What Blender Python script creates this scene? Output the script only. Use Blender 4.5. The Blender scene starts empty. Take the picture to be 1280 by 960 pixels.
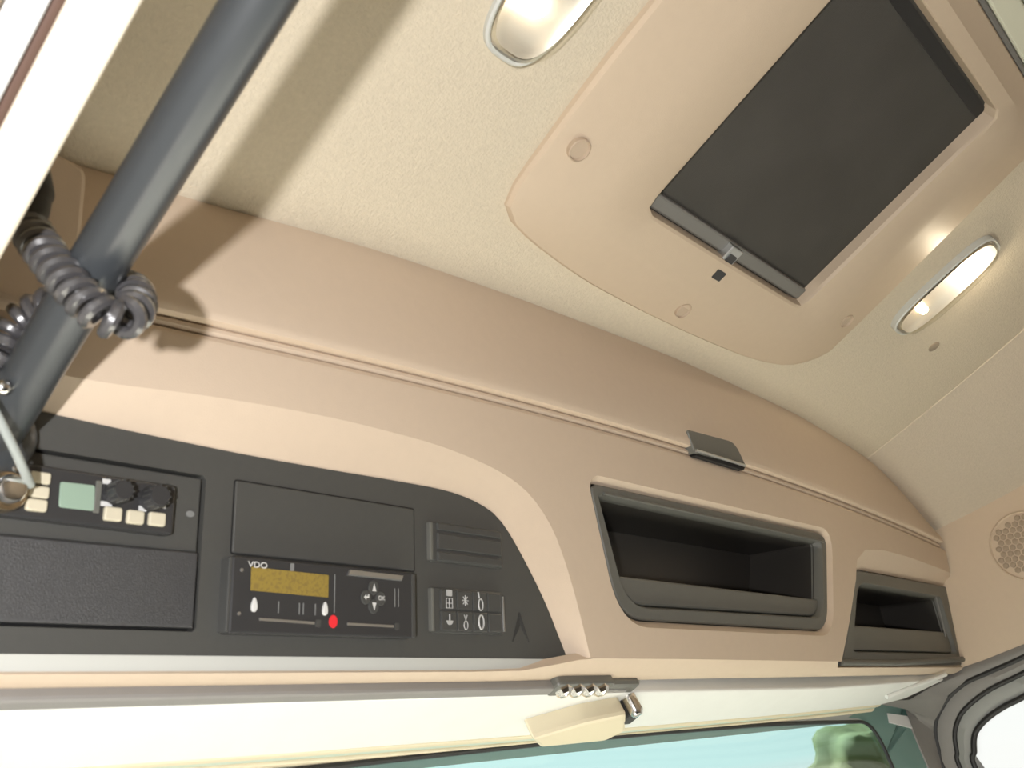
import bpy, bmesh, math, random
from mathutils import Vector, Matrix
random.seed(7)
C = bpy.context.scene.collection
PI = math.pi

# ---------------------------------------------------------------- camera
# metres, X across the cab to the right, Y forward to the windscreen, Z up.
# "cab" coordinates are measured from the lens; ORG moves them to the scene.
ORG = Vector((-1.03, 0.0, 1.55))
F_PX = 1144.447
R0 = Vector((0.6714349, -0.61922395, -0.40710794))   # camera right
R1 = Vector((0.21869667, 0.69045996, -0.68951926))   # camera down
R2 = Vector((0.70805857, 0.37393415, 0.59902113))    # camera forward
cam_d = bpy.data.cameras.new('camera'); cam = bpy.data.objects.new('camera', cam_d); C.objects.link(cam)
M = Matrix(((R0.x, -R1.x, -R2.x, ORG.x), (R0.y, -R1.y, -R2.y, ORG.y), (R0.z, -R1.z, -R2.z, ORG.z), (0, 0, 0, 1)))
cam.matrix_world = M
cam_d.sensor_width = 36; cam_d.lens = F_PX / 1280 * 36; cam_d.clip_start = 0.02
cam_d.dof.use_dof = True; cam_d.dof.focus_distance = 1.25; cam_d.dof.aperture_fstop = 11
sc = bpy.context.scene; sc.camera = cam

# ---------------------------------------------------------------- world, sun, flash, exposure
w = bpy.data.worlds.new('overcast_sky'); sc.world = w; w.use_nodes = True
bg = w.node_tree.nodes['Background']; bg.inputs[0].default_value = (0.99, 0.975, 0.93, 1); bg.inputs[1].default_value = 1.02
sd = bpy.data.lights.new('sun', 'SUN'); sd.energy = 16; sd.angle = 0.05; sd.color = (1, 0.93, 0.81)
so = bpy.data.objects.new('sun', sd); C.objects.link(so)
so.rotation_euler = Vector((0.12, 0.36, 1.0)).to_track_quat('Z', 'Y').to_euler()
# the camera's own flash, up and left of the lens (it throws the hard rail shadow)
fd = bpy.data.lights.new('camera_flash', 'AREA'); fd.shape = 'DISK'; fd.size = 0.036; fd.energy = 12.8; fd.color = (1, 0.985, 1.0)
fo = bpy.data.objects.new('camera_flash', fd); C.objects.link(fo)
fo.location = ORG + Vector((-0.26, -0.08, -0.12)); fo.rotation_euler = (-R2).to_track_quat('Z', 'Y').to_euler()
sc.view_settings.view_transform = 'Standard'; sc.view_settings.look = 'None'
sc.view_settings.exposure = 0.04; sc.view_settings.gamma = 1; sc.view_settings.use_curve_mapping = False

# ---------------------------------------------------------------- helpers
def ray(x, y): return R0 * ((x - 640) / F_PX) + R1 * ((y - 480) / F_PX) + R2
def on(x, y, X=None, Y=None, Z=None):
    r = ray(x, y)
    if X is not None: return r * (X / r.x)
    if Y is not None: return r * (Y / r.y)
    return r * (Z / r.z)
TILT = 0.51799588
U = Vector((0, -math.sin(TILT), math.cos(TILT))); N = Vector((0, -math.cos(TILT), -math.sin(TILT)))
P0 = Vector((0, 0.52403, 0.37645))
def px(x, y, w=0.0):                      # photo pixel -> (x, v) on the tilted console face at height w
    r = ray(x, y); p = r * (N.dot(P0 + N * w) / N.dot(r)) - P0
    return (p.x, p.dot(U))
def FC(a, b, c=0.0): return P0 + Vector((a, 0, 0)) + U * b + N * c        # console face frame
def FR(a, b, c=0.0): return Vector((a, b, 0.73 - c))                      # roof frame, c = below the headliner
XW = 2.10
def FW(a, b, c=0.0): return Vector((XW - c, a, b))                        # right wall frame, c = into the cab
def ID(a, b, c=0.0): return Vector((a, b, c))

def lerp_table(t, x):
    if x <= t[0][0]: return t[0][1]
    for (x0, y0), (x1, y1) in zip(t, t[1:]):
        if x <= x1: return y0 + (y1 - y0) * (x - x0) / (x1 - x0)
    return t[-1][1]
def smooth(pts, n=8, closed=False):       # Catmull-Rom through tuples
    P = [Vector(p) for p in pts]; out = []; m = len(P)
    for i in range(m if closed else m - 1):
        if closed: a, b, c, d = P[i - 1], P[i], P[(i + 1) % m], P[(i + 2) % m]
        else: a, b, c, d = P[max(i - 1, 0)], P[i], P[i + 1], P[min(i + 2, m - 1)]
        for k in range(n):
            t = k / n
            out.append(0.5 * ((2 * b) + (c - a) * t + (2 * a - 5 * b + 4 * c - d) * t * t + (3 * b - a - 3 * c + d) * t ** 3))
    if not closed: out.append(P[-1])
    return out
def rounded(poly, r, n=5):                # round the corners of a 2D polygon
    out = []; m = len(poly)
    rs = r if isinstance(r, (list, tuple)) else [r] * m
    for i in range(m):
        p = Vector(poly[i][:2]); a = Vector(poly[i - 1][:2]) - p; b = Vector(poly[(i + 1) % m][:2]) - p
        rr = min(rs[i], a.length * 0.45, b.length * 0.45)
        if rr < 1e-6: out.append(tuple(p)); continue
        p0 = p + a.normalized() * rr; p1 = p + b.normalized() * rr
        for k in range(n + 1):
            t = k / n
            q = p0 * (1 - t) ** 2 + p * 2 * t * (1 - t) + p1 * t * t
            out.append((q.x, q.y))
    return out
def rect(x0, x1, y0, y1, r=0.0, n=4):
    p = [(x0, y0), (x1, y0), (x1, y1), (x0, y1)]
    return rounded(p, r, n) if r > 0 else p
def circle(cx, cy, r, n=24, ry=None):
    return [(cx + r * math.cos(2 * PI * k / n), cy + (ry or r) * math.sin(2 * PI * k / n)) for k in range(n)]
def inset(poly, d):                       # crude polygon offset (positive = inwards)
    m = len(poly); A = sum(poly[i][0] * poly[(i + 1) % m][1] - poly[(i + 1) % m][0] * poly[i][1] for i in range(m)); s = 1 if A > 0 else -1
    out = []
    for i in range(m):
        p = Vector(poly[i][:2]); e0 = (p - Vector(poly[i - 1][:2])); e1 = (Vector(poly[(i + 1) % m][:2]) - p)
        if e0.length < 1e-9 or e1.length < 1e-9: out.append(tuple(p)); continue
        e0.normalize(); e1.normalize()
        n0 = Vector((-e0.y, e0.x)) * s; n1 = Vector((-e1.y, e1.x)) * s
        nn = n0 + n1
        if nn.length < 1e-6: nn = n0.copy()
        nn.normalize(); k = 1 / max(0.5, nn.dot(n0))
        q = p + nn * d * k; out.append((q.x, q.y))
    for _ in range(8):                    # merge edges that flipped over
        bad = False
        for i in range(m):
            j = (i + 1) % m; ex, ey = poly[j][0] - poly[i][0], poly[j][1] - poly[i][1]; fx_, fy_ = out[j][0] - out[i][0], out[j][1] - out[i][1]
            if ex * fx_ + ey * fy_ < -1e-12:
                c = ((out[i][0] + out[j][0]) / 2, (out[i][1] + out[j][1]) / 2); out[i] = c; out[j] = c; bad = True
        if not bad: break
    return out

# ---------------------------------------------------------------- materials
MATS = {}
def mat(name, col, rough=0.5, metal=0.0, var=0.0, vscale=60, bump=0.0, bscale=400, spec=0.5, emit=None, estr=0.0, coat=0.0):
    m = bpy.data.materials.new(name); m.use_nodes = True; nt = m.node_tree; b = nt.nodes['Principled BSDF']
    b.inputs['Base Color'].default_value = (*col, 1); b.inputs['Roughness'].default_value = rough
    b.inputs['Metallic'].default_value = metal; b.inputs['Specular IOR Level'].default_value = spec
    b.inputs['Coat Weight'].default_value = coat
    if emit: b.inputs['Emission Color'].default_value = (*emit, 1); b.inputs['Emission Strength'].default_value = estr
    if var or bump:
        tc = nt.nodes.new('ShaderNodeTexCoord')
    if var:
        no = nt.nodes.new('ShaderNodeTexNoise'); no.inputs['Scale'].default_value = vscale; no.inputs['Detail'].default_value = 5
        nt.links.new(tc.outputs['Object'], no.inputs['Vector'])
        mx = nt.nodes.new('ShaderNodeMix'); mx.data_type = 'RGBA'
        mx.inputs[6].default_value = (*[c * (1 - var) for c in col], 1); mx.inputs[7].default_value = (*[min(1, c * (1 + var)) for c in col], 1)
        nt.links.new(no.outputs['Fac'], mx.inputs[0]); nt.links.new(mx.outputs[2], b.inputs['Base Color'])
    if bump:
        n2 = nt.nodes.new('ShaderNodeTexNoise'); n2.inputs['Scale'].default_value = bscale; n2.inputs['Detail'].default_value = 3
        nt.links.new(tc.outputs['Object'], n2.inputs['Vector'])
        bp = nt.nodes.new('ShaderNodeBump'); bp.inputs['Strength'].default_value = bump; bp.inputs['Distance'].default_value = 0.002
        nt.links.new(n2.outputs['Fac'], bp.inputs['Height']); nt.links.new(bp.outputs['Normal'], b.inputs['Normal'])
    MATS[name] = m; return m
BEIGE = (0.605, 0.490, 0.375)
mat('console_beige', BEIGE, 0.55, var=0.03, vscale=90, bump=0.10, bscale=900, spec=0.35)
mat('wall_beige', (0.59, 0.475, 0.355), 0.6, var=0.03, vscale=70, bump=0.10, bscale=900, spec=0.3)
mat('hatch_beige', (0.54, 0.435, 0.32), 0.55, var=0.03, vscale=80, bump=0.12, bscale=900, spec=0.35)
mat('headliner', (0.60, 0.53, 0.41), 0.95, var=0.10, vscale=220, bump=0.55, bscale=330, spec=0.1)
mat('side_liner', (0.59, 0.515, 0.41), 0.95, var=0.08, vscale=200, bump=0.45, bscale=330, spec=0.1)
mat('frame_cream', (0.80, 0.72, 0.58), 0.5, var=0.02, vscale=60)
mat('panel_black', (0.068, 0.068, 0.063), 0.45, var=0.05, vscale=150, bump=0.15, bscale=1200, spec=0.45)
mat('panel_grain', (0.045, 0.045, 0.046), 0.36, var=0.15, vscale=300, bump=0.5, bscale=1300, spec=0.6)
mat('device_black', (0.035, 0.035, 0.036), 0.35, spec=0.5)
mat('gap_black', (0.008, 0.008, 0.008), 0.7)
mat('bin_grey', (0.125, 0.125, 0.11), 0.42, var=0.04, vscale=100, bump=0.1, bscale=900)
mat('bin_dark', (0.042, 0.038, 0.033), 0.35)
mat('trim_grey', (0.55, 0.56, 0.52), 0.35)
mat('header_white', (0.78, 0.79, 0.76), 0.5, var=0.03, vscale=25)
mat('header_cream', (0.72, 0.64, 0.46), 0.5)
mat('pale_panel', (0.66, 0.66, 0.52), 0.5)
mat('header_green', (0.55, 0.62, 0.52), 0.4)
mat('rail_grey', (0.045, 0.050, 0.054), 0.30, var=0.03, vscale=40, spec=0.8)
mat('rod_grey', (0.33, 0.36, 0.34), 0.35)
mat('cord_black', (0.060, 0.058, 0.060), 0.28, spec=0.9, coat=1.0)
mat('rubber_black', (0.018, 0.018, 0.018), 0.55)
mat('seal_brown', (0.10, 0.055, 0.04), 0.6)
mat('pillar_grey', (0.25, 0.24, 0.225), 0.6, var=0.04, vscale=60, bump=0.1, bscale=700)
mat('pillar_grey_light', (0.30, 0.305, 0.29), 0.5, bump=0.1, bscale=700)
mat('frit_teal', (0.20, 0.36, 0.33), 0.15, spec=0.7)
mat('reflector_silver', (0.88, 0.87, 0.85), 0.38, metal=0.8)
mat('chrome', (0.85, 0.83, 0.80), 0.16, metal=1.0)
mat('brass', (0.75, 0.62, 0.45), 0.22, metal=1.0)
mat('lcd_green', (0.27, 0.37, 0.29), 0.3)
mat('key_cream', (0.58, 0.53, 0.40), 0.4)
mat('print_white', (0.62, 0.62, 0.60), 0.5)
mat('print_grey', (0.20, 0.205, 0.20), 0.4)
mat('sticker_white', (0.92, 0.93, 0.93), 0.5)
mat('symbol_grey', (0.42, 0.42, 0.41), 0.4)
mat('led_red', (0.75, 0.03, 0.04), 0.35)
mat('steel', (0.62, 0.63, 0.62), 0.3, metal=0.9)
mat('switch_grey', (0.060, 0.061, 0.058), 0.3, spec=0.55)
mat('emblem_dark', (0.040, 0.040, 0.038), 0.4)
mat('bar_grey', (0.17, 0.165, 0.15), 0.5)
mat('plug_tan', (0.33, 0.27, 0.20), 0.6)
mat('screw_tan', (0.47, 0.37, 0.27), 0.6)
mat('grille_tan', (0.36, 0.28, 0.20), 0.65)
mat('outer_paint', (0.75, 0.76, 0.78), 0.25)
mat('ground_concrete', (0.065, 0.063, 0.058), 0.9, var=0.12, vscale=2.0)
mat('dash_bounce_grey', (0.76, 0.75, 0.72), 0.7, var=0.05, vscale=20)
mat('floor_grey', (0.07, 0.065, 0.06), 0.9, var=0.1, vscale=30)
mat('leaf_green', (0.075, 0.085, 0.025), 0.8, var=0.3, vscale=3)
mat('bark', (0.16, 0.11, 0.07), 0.9, var=0.2, vscale=8)
mat('bulb', (1, 0.95, 0.85), 0.3, emit=(1.0, 0.72, 0.42), estr=22)

def custom(name):
    m = bpy.data.materials.new(name); m.use_nodes = True; nt = m.node_tree
    for n in list(nt.nodes):
        if n.type != 'OUTPUT_MATERIAL': nt.nodes.remove(n)
    MATS[name] = m; return nt, nt.nodes['Material Output']
def glass(name, tint, band=None):
    nt, out = custom(name)
    tr = nt.nodes.new('ShaderNodeBsdfTransparent'); tr.inputs[0].default_value = (*tint, 1)
    gl = nt.nodes.new('ShaderNodeBsdfGlossy'); gl.inputs['Roughness'].default_value = 0.03
    lw = nt.nodes.new('ShaderNodeLayerWeight'); lw.inputs[0].default_value = 0.5
    pw = nt.nodes.new('ShaderNodeMath'); pw.operation = 'POWER'; pw.inputs[1].default_value = 4.0; nt.links.new(lw.outputs['Facing'], pw.inputs[0])
    fr = nt.nodes.new('ShaderNodeMath'); fr.operation = 'MULTIPLY_ADD'; fr.inputs[1].default_value = 0.55; fr.inputs[2].default_value = 0.035; nt.links.new(pw.outputs[0], fr.inputs[0])
    mx = nt.nodes.new('ShaderNodeMixShader')
    nt.links.new(fr.outputs[0], mx.inputs[0]); nt.links.new(tr.outputs[0], mx.inputs[1]); nt.links.new(gl.outputs[0], mx.inputs[2])
    nt.links.new(mx.outputs[0], out.inputs[0])
    if band:                              # sun-shade tint printed along the top of the windscreen
        g = nt.nodes.new('ShaderNodeNewGeometry'); sx = nt.nodes.new('ShaderNodeSeparateXYZ'); nt.links.new(g.outputs['Position'], sx.inputs[0])
        mr = nt.nodes.new('ShaderNodeMapRange'); mr.inputs[1].default_value = band[0]; mr.inputs[2].default_value = band[1]
        nt.links.new(sx.outputs['Z'], mr.inputs[0])
        mc = nt.nodes.new('ShaderNodeMix'); mc.data_type = 'RGBA'; mc.inputs[6].default_value = (*tint, 1); mc.inputs[7].default_value = (*band[2], 1)
        nt.links.new(mr.outputs[0], mc.inputs[0]); nt.links.new(mc.outputs[2], tr.inputs[0])
glass('side_glass', (0.98, 0.995, 1.0))
glass('windscreen_glass', (0.96, 0.985, 0.98), band=(ORG.z + 0.23, ORG.z + 0.29, (0.78, 0.965, 0.97)))
glass('lens_clear', (0.96, 0.95, 0.90))
# woven mesh of the roof blind: dark threads with fine open gaps
nt, out = custom('blind_mesh')
tc = nt.nodes.new('ShaderNodeTexCoord'); pb = nt.nodes.new('ShaderNodeBsdfPrincipled')
pb.inputs['Roughness'].default_value = 0.8; pb.inputs['Specular IOR Level'].default_value = 0.25
no = nt.nodes.new('ShaderNodeTexNoise'); no.inputs['Scale'].default_value = 9; no.inputs['Detail'].default_value = 3
wv = nt.nodes.new('ShaderNodeTexWave'); wv.inputs['Scale'].default_value = 260; wv.bands_direction = 'X'
wv2 = nt.nodes.new('ShaderNodeTexWave'); wv2.inputs['Scale'].default_value = 260; wv2.bands_direction = 'Y'
for k in (no, wv, wv2): nt.links.new(tc.outputs['Object'], k.inputs['Vector'])
mx = nt.nodes.new('ShaderNodeMix'); mx.data_type = 'RGBA'
mx.inputs[6].default_value = (0.050, 0.047, 0.040, 1); mx.inputs[7].default_value = (0.085, 0.080, 0.070, 1)
nt.links.new(no.outputs['Fac'], mx.inputs[0]); nt.links.new(mx.outputs[2], pb.inputs['Base Color'])
ad = nt.nodes.new('ShaderNodeMath'); ad.operation = 'ADD'; nt.links.new(wv.outputs['Fac'], ad.inputs[0]); nt.links.new(wv2.outputs['Fac'], ad.inputs[1])
bp = nt.nodes.new('ShaderNodeBump'); bp.inputs['Strength'].default_value = 0.3; bp.inputs['Distance'].default_value = 0.001
nt.links.new(ad.outputs[0], bp.inputs['Height']); nt.links.new(bp.outputs[0], pb.inputs['Normal']); nt.links.new(pb.outputs[0], out.inputs[0])
# amber display with a faint dot-matrix pattern
nt, out = custom('display_amber')
tc = nt.nodes.new('ShaderNodeTexCoord'); pb = nt.nodes.new('ShaderNodeBsdfPrincipled'); pb.inputs['Roughness'].default_value = 0.25
vo = nt.nodes.new('ShaderNodeTexNoise'); vo.inputs['Scale'].default_value = 420; nt.links.new(tc.outputs['Object'], vo.inputs['Vector'])
cr = nt.nodes.new('ShaderNodeMapRange'); cr.inputs[1].default_value = 0.5; cr.inputs[2].default_value = 0.62; nt.links.new(vo.outputs['Fac'], cr.inputs[0])
mx = nt.nodes.new('ShaderNodeMix'); mx.data_type = 'RGBA'; mx.inputs[6].default_value = (0.27, 0.195, 0.045, 1); mx.inputs[7].default_value = (0.22, 0.155, 0.045, 1)
nt.links.new(cr.outputs[0], mx.inputs[0]); nt.links.new(mx.outputs[2], pb.inputs['Base Color']); nt.links.new(pb.outputs[0], out.inputs[0])

# ---------------------------------------------------------------- object makers
def link(name, bm, material, parent=None, origin=None, smoothed=True, angle=40):
    """bm holds cab coordinates; the object gets its own origin (bounding-box centre or the one given)."""
    bmesh.ops.remove_doubles(bm, verts=bm.verts, dist=1e-6)
    me = bpy.data.meshes.new(name)
    if origin is None:
        lo = Vector([min(v.co[i] for v in bm.verts) for i in range(3)]); hi = Vector([max(v.co[i] for v in bm.verts) for i in range(3)])
        origin = (lo + hi) / 2
    origin = Vector(origin)
    bmesh.ops.translate(bm, verts=bm.verts, vec=-origin)
    bmesh.ops.recalc_face_normals(bm, faces=bm.faces)
    if smoothed:
        for f in bm.faces: f.smooth = True
        ca = math.radians(angle)
        for e in bm.edges:
            if len(e.link_faces) == 2 and e.calc_face_angle(0) > ca: e.smooth = False
    bm.to_mesh(me); bm.free(); me.materials.append(MATS[material])
    o = bpy.data.objects.new(name, me); C.objects.link(o)
    if parent is not None:
        o.parent = parent; o.location = origin - Vector(parent['_o'])
    else: o.location = ORG + origin
    o['_o'] = list(origin); return o
def tag(o, label, cat, group=None, kind=None):
    o['label'] = label; o['category'] = cat
    if group: o['group'] = group
    if kind: o['kind'] = kind
    return o
def struct(o, label, cat): return tag(o, label, cat, kind='structure')
def thing(name, loc, label, cat, group=None):
    o = bpy.data.objects.new(name, None); C.objects.link(o); o.empty_display_size = 0.02
    o.location = ORG + Vector(loc); o['_o'] = list(loc); return tag(o, label, cat, group)

def add_poly(bm, pts):
    return bm.faces.new([bm.verts.new(p) for p in pts])
def add_strip(bm, A, B, closed=True):
    va = [bm.verts.new(p) for p in A]; vb = [bm.verts.new(p) for p in B]; m = len(va)
    for i in range(m if closed else m - 1):
        j = (i + 1) % m; bm.faces.new((va[i], va[j], vb[j], vb[i]))
def add_loft(bm, loops, closed=True, cap0=False, cap1=False):
    rings = [[bm.verts.new(p) for p in L] for L in loops]; m = len(rings[0])
    for a, b in zip(rings, rings[1:]):
        for i in range(m if closed else m - 1):
            j = (i + 1) % m; bm.faces.new((a[i], a[j], b[j], b[i]))
    if cap0: bm.faces.new(rings[0])
    if cap1: bm.faces.new(rings[-1])
def add_prism(bm, frame, poly, w0, w1, bev=0.0):
    """extruded outline from w0 (back) to w1 (front), the front edge chamfered by bev."""
    loops = [[frame(*p, w0) for p in poly]]
    if bev > 0:
        loops += [[frame(*p, w1 - bev * (1 if w1 > w0 else -1)) for p in poly], [frame(*p, w1 - 0.3 * bev * (1 if w1 > w0 else -1)) for p in inset(poly, bev * 0.3)], [frame(*p, w1) for p in inset(poly, bev)]]
    else: loops += [[frame(*p, w1) for p in poly]]
    add_loft(bm, loops, cap0=True, cap1=True)
def prism(name, frame, poly, w0, w1, material, parent=None, bev=0.0, **k):
    bm = bmesh.new(); add_prism(bm, frame, poly, w0, w1, bev); k.setdefault('angle', 15); return link(name, bm, material, parent, **k)
def fill(bm, frame, outer, holes, wv=0.0):     # flat face with holes
    es = []
    for lp in [outer] + list(holes):
        vs = [bm.verts.new(frame(p[0], p[1], wv)) for p in lp]
        for i in range(len(vs)): es.append(bm.edges.new((vs[i], vs[(i + 1) % len(vs)])))
    bmesh.ops.triangle_fill(bm, use_beauty=True, use_dissolve=False, edges=es)
def add_tube(bm, path, r, n=10, caps=True):
    P = [Vector(p) for p in path]; rings = []; up = None; m = len(P)
    for i, p in enumerate(P):
        t = (P[min(i + 1, m - 1)] - P[max(i - 1, 0)]).normalized()
        if up is None: up = t.orthogonal().normalized()
        up = (up - t * up.dot(t))
        up = up.normalized() if up.length > 1e-6 else t.orthogonal().normalized()
        s = t.cross(up); rr = r[i] if isinstance(r, (list, tuple)) else r
        rings.append([bm.verts.new(p + (up * math.cos(2 * PI * k / n) + s * math.sin(2 * PI * k / n)) * rr) for k in range(n)])
    for a, b in zip(rings, rings[1:]):
        for k in range(n): bm.faces.new((a[k], a[(k + 1) % n], b[(k + 1) % n], b[k]))
    if caps: bm.faces.new(rings[0]); bm.faces.new(rings[-1])
def tube(name, path, r, material, parent=None, n=10, **k):
    bm = bmesh.new(); add_tube(bm, path, r, n); return link(name, bm, material, parent, **k)
def lathe(name, frame, cx, cy, prof, material, parent=None, n=24, **k):    # prof: (radius, height)
    bm = bmesh.new(); add_loft(bm, [[frame(*p, h) for p in circle(cx, cy, max(r, 1e-4), n)] for r, h in prof], cap0=True, cap1=True)
    return link(name, bm, material, parent, **k)
def text(name, s, frame, x, v, size, wv, material, parent, xs=1.0):
    cu = bpy.data.curves.new('t', 'FONT'); cu.body = s; cu.size = size; cu.align_x = 'CENTER'; cu.align_y = 'CENTER'
    ob = bpy.data.objects.new('t', cu); C.objects.link(ob); bpy.context.view_layer.update()
    me = bpy.data.meshes.new_from_object(ob.evaluated_get(bpy.context.evaluated_depsgraph_get()))
    bm = bmesh.new(); bm.from_mesh(me)
    for q in bm.verts: q.co = frame(x + q.co.x * xs, v + q.co.y, wv)
    bmesh.ops.solidify(bm, geom=bm.faces[:], thickness=0.0003)
    bpy.data.objects.remove(ob); bpy.data.curves.remove(cu); bpy.data.meshes.remove(me)
    return link(name, bm, material, parent, smoothed=False)

# ================================================================ SETTING
HX = 1.03                                   # middle of the cab
PROF = [(0, .733), (.30, .730), (.47, .723), (.62, .712), (.77, .694), (.86, .658), (.95, .612), (1.02, .574), (1.07, .550)]
def zroof(x): return lerp_table(PROF, abs(x - HX))
W_TOP = -.008                               # the flap leans back: its top edge lies behind the face plane
EZ = []
for _p in ((140, 217), (230, 248), (330, 273), (430, 300), (540, 335), (640, 370), (750, 411), (850, 450), (930, 487), (1000, 520), (1050, 551), (1090, 577), (1128, 615), (1150, 645), (1165, 668)):
    _r = px(*_p, W_TOP); EZ.append((_r[0], P0.z + _r[1] * U.z + W_TOP * N.z))
EZ = [(.155, EZ[0][1] - .012)] + EZ + [(2.10, .550)]
def edge_z(x):
    return sum(lerp_table(EZ, x + d) for d in (-.05, -.025, 0, .025, .05)) / 5 if x < 2.0 else lerp_table(EZ, x)
def edge_v(x): return (edge_z(x) - P0.z - W_TOP * N.z) / U.z      # flap's top edge along the tilted face
def edge_y(x): return P0.y + edge_v(x) * U.y + W_TOP * N.y
def zr(x, y):                               # headliner height: dips towards the console
    t = max(0, min(1, (y - .06) / max(.01, edge_y(x) - .06))); return zroof(x) + (edge_z(x) - zroof(x)) * t * t * (1.6 - .6 * t)
# headliner with an opening for the hatch
OPEN = rect(0.804, 1.203, -0.191, 0.160, 0.016)          # hatch opening in plan
def ceiling_part(name, xs, material, label, hole=None):
    bm = bmesh.new()
    ys = [-0.9, -0.5, -0.30, -0.195, -0.1, 0.0, 0.06, 0.11, 0.162, 0.20, 0.24, 0.28, 0.31]
    g = [[bm.verts.new((x, y, zr(x, y))) for y in ys] + [bm.verts.new((x, max(.318, edge_y(x)), edge_z(x))), bm.verts.new((x, max(.33, edge_y(x) + .03), edge_z(x)))] for x in xs]
    for a, b in zip(range(len(xs)), range(1, len(xs))):
        for j in range(len(ys) + 1):
            cx = (xs[a] + xs[b]) / 2; cy = (g[a][j].co.y + g[a][j + 1].co.y) / 2
            if hole and hole[0] < cx < hole[1] and hole[2] < cy < hole[3]: continue
            bm.faces.new((g[a][j], g[b][j], g[b][j + 1], g[a][j + 1]))
    return struct(link(name, bm, material, angle=60), label, 'ceiling')
mid = [.150, .20, HX - .77, HX - .70, HX - .62, HX - .54, HX - .47, HX - .40, HX - .30, 0.78, 0.85, 0.95, HX, 1.10, 1.20, 1.26, HX + .30 + .02, HX + .40, HX + .47, HX + .54, HX + .62, HX + .70, HX + .77]
ceiling_part('ceiling', sorted(mid), 'headliner', 'beige fabric headliner around the roof hatch', (0.78, 1.26, -0.195, 0.162))
ceiling_part('ceiling_side', [HX + .77, HX + .80, HX + .86, HX + .90, HX + .95, HX + 1.02, HX + 1.07], 'side_liner', 'beige felt roof side sloping down to the speaker wall')
tube('trim_1', [(HX + .77, y, zr(HX + .77, y) - 0.0005) for y in (-.9, -.3, 0.0, .06, .12, 0.2, .28, 0.345)], 0.0022, 'side_liner', n=8)
struct(bpy.data.objects['trim_1'], 'thin pale seam line between headliner and sloping roof side', 'trim')
# left roof side down to the door frame
bm = bmesh.new(); add_prism(bm, lambda a, b, c=0: Vector((a, c, b)), rect(.138, .151, .470, .70), -.95, .50)
struct(link('wall_left', bm, 'side_liner'), 'beige roof side above the open door frame', 'wall')
# door frame flange beside the lens: broad cream strip, brown seal, outer painted strip
bm = bmesh.new(); add_prism(bm, lambda a, b, c=0: Vector((a, c, b)), rounded([(.1235, .459), (.152, .459), (.152, .474), (.1235, .474)], .004, 3), -.95, .50)
struct(link('trim_2', bm, 'frame_cream'), 'bright cream door frame strip running beside the grab rail', 'trim')
tube('trim_3', [(.1205, y, .466) for y in (-.95, -.4, 0, .5)], 0.0042, 'seal_brown', n=10)
struct(bpy.data.objects['trim_3'], 'thin brown rubber seal along the cream door frame strip', 'trim')
bm = bmesh.new(); add_prism(bm, lambda a, b, c=0: Vector((a, c, b)), rounded([(.100, .457), (.1175, .459), (.1175, .48), (.100, .48)], .003, 3), -.95, .50)
struct(link('trim_4', bm, 'outer_paint'), 'glossy white outer strip of the door frame', 'trim')
bm = bmesh.new(); add_prism(bm, lambda a, b, c=0: Vector((a, c, b)), rounded([(.03, .448), (.099, .452), (.099, .48), (.03, .48)], .004, 3), -.95, .50)
struct(link('trim_5', bm, 'wall_beige'), 'beige roof edge at the open door', 'trim')

bm = bmesh.new(); add_prism(bm, ID, rect(-.05, -.01, -1.0, .62), -1.25, -.22); struct(link('left_light_block', bm, 'pillar_grey'), 'grey unseen panel added to cut daylight from the left door', 'door')  # unseen panel, added to cut the daylight coming in from the left
bm = bmesh.new(); add_prism(bm, ID, rect(-.05, -.01, -1.0, -.42), -.14, .50); struct(link('wall_left', bm, 'pillar_grey'), 'grey unseen pillar added to cut daylight at the left rear', 'wall')  # unseen pillar, added to close off daylight behind the left opening
# roof outside skin above the hatch and the rest of the shell
bm = bmesh.new(); add_prism(bm, ID, rect(-.05, 2.16, -1.0, .75), .80, .83); struct(link('roof', bm, 'outer_paint'), 'white outer roof skin above the headliner', 'roof')
bm = bmesh.new(); add_prism(bm, lambda a, b, c=0: Vector((a, c, b)), rect(-.05, 2.15, -1.25, .80), -1.0, -.96); struct(link('wall_back', bm, 'wall_beige'), 'beige rear wall of the cab', 'wall')
bm = bmesh.new(); add_prism(bm, ID, rect(-.05, 2.15, -1.0, 1.1), -1.30, -1.25); struct(link('floor', bm, 'floor_grey'), 'grey carpeted cab floor', 'floor')
bm = bmesh.new(); add_prism(bm, lambda a, b, c=0: Vector((a, c, b)), rect(-.05, 2.15, -1.25, -.55), 0.98, 1.04); struct(link('wall_front', bm, 'pillar_grey'), 'grey front bulkhead under the windscreen', 'wall')
bm = bmesh.new(); add_prism(bm, ID, rect(-60, 60, -60, 60), -2.6, -2.5); struct(link('ground', bm, 'ground_concrete'), 'sunlit grey asphalt yard outside the cab', 'ground')

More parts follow.
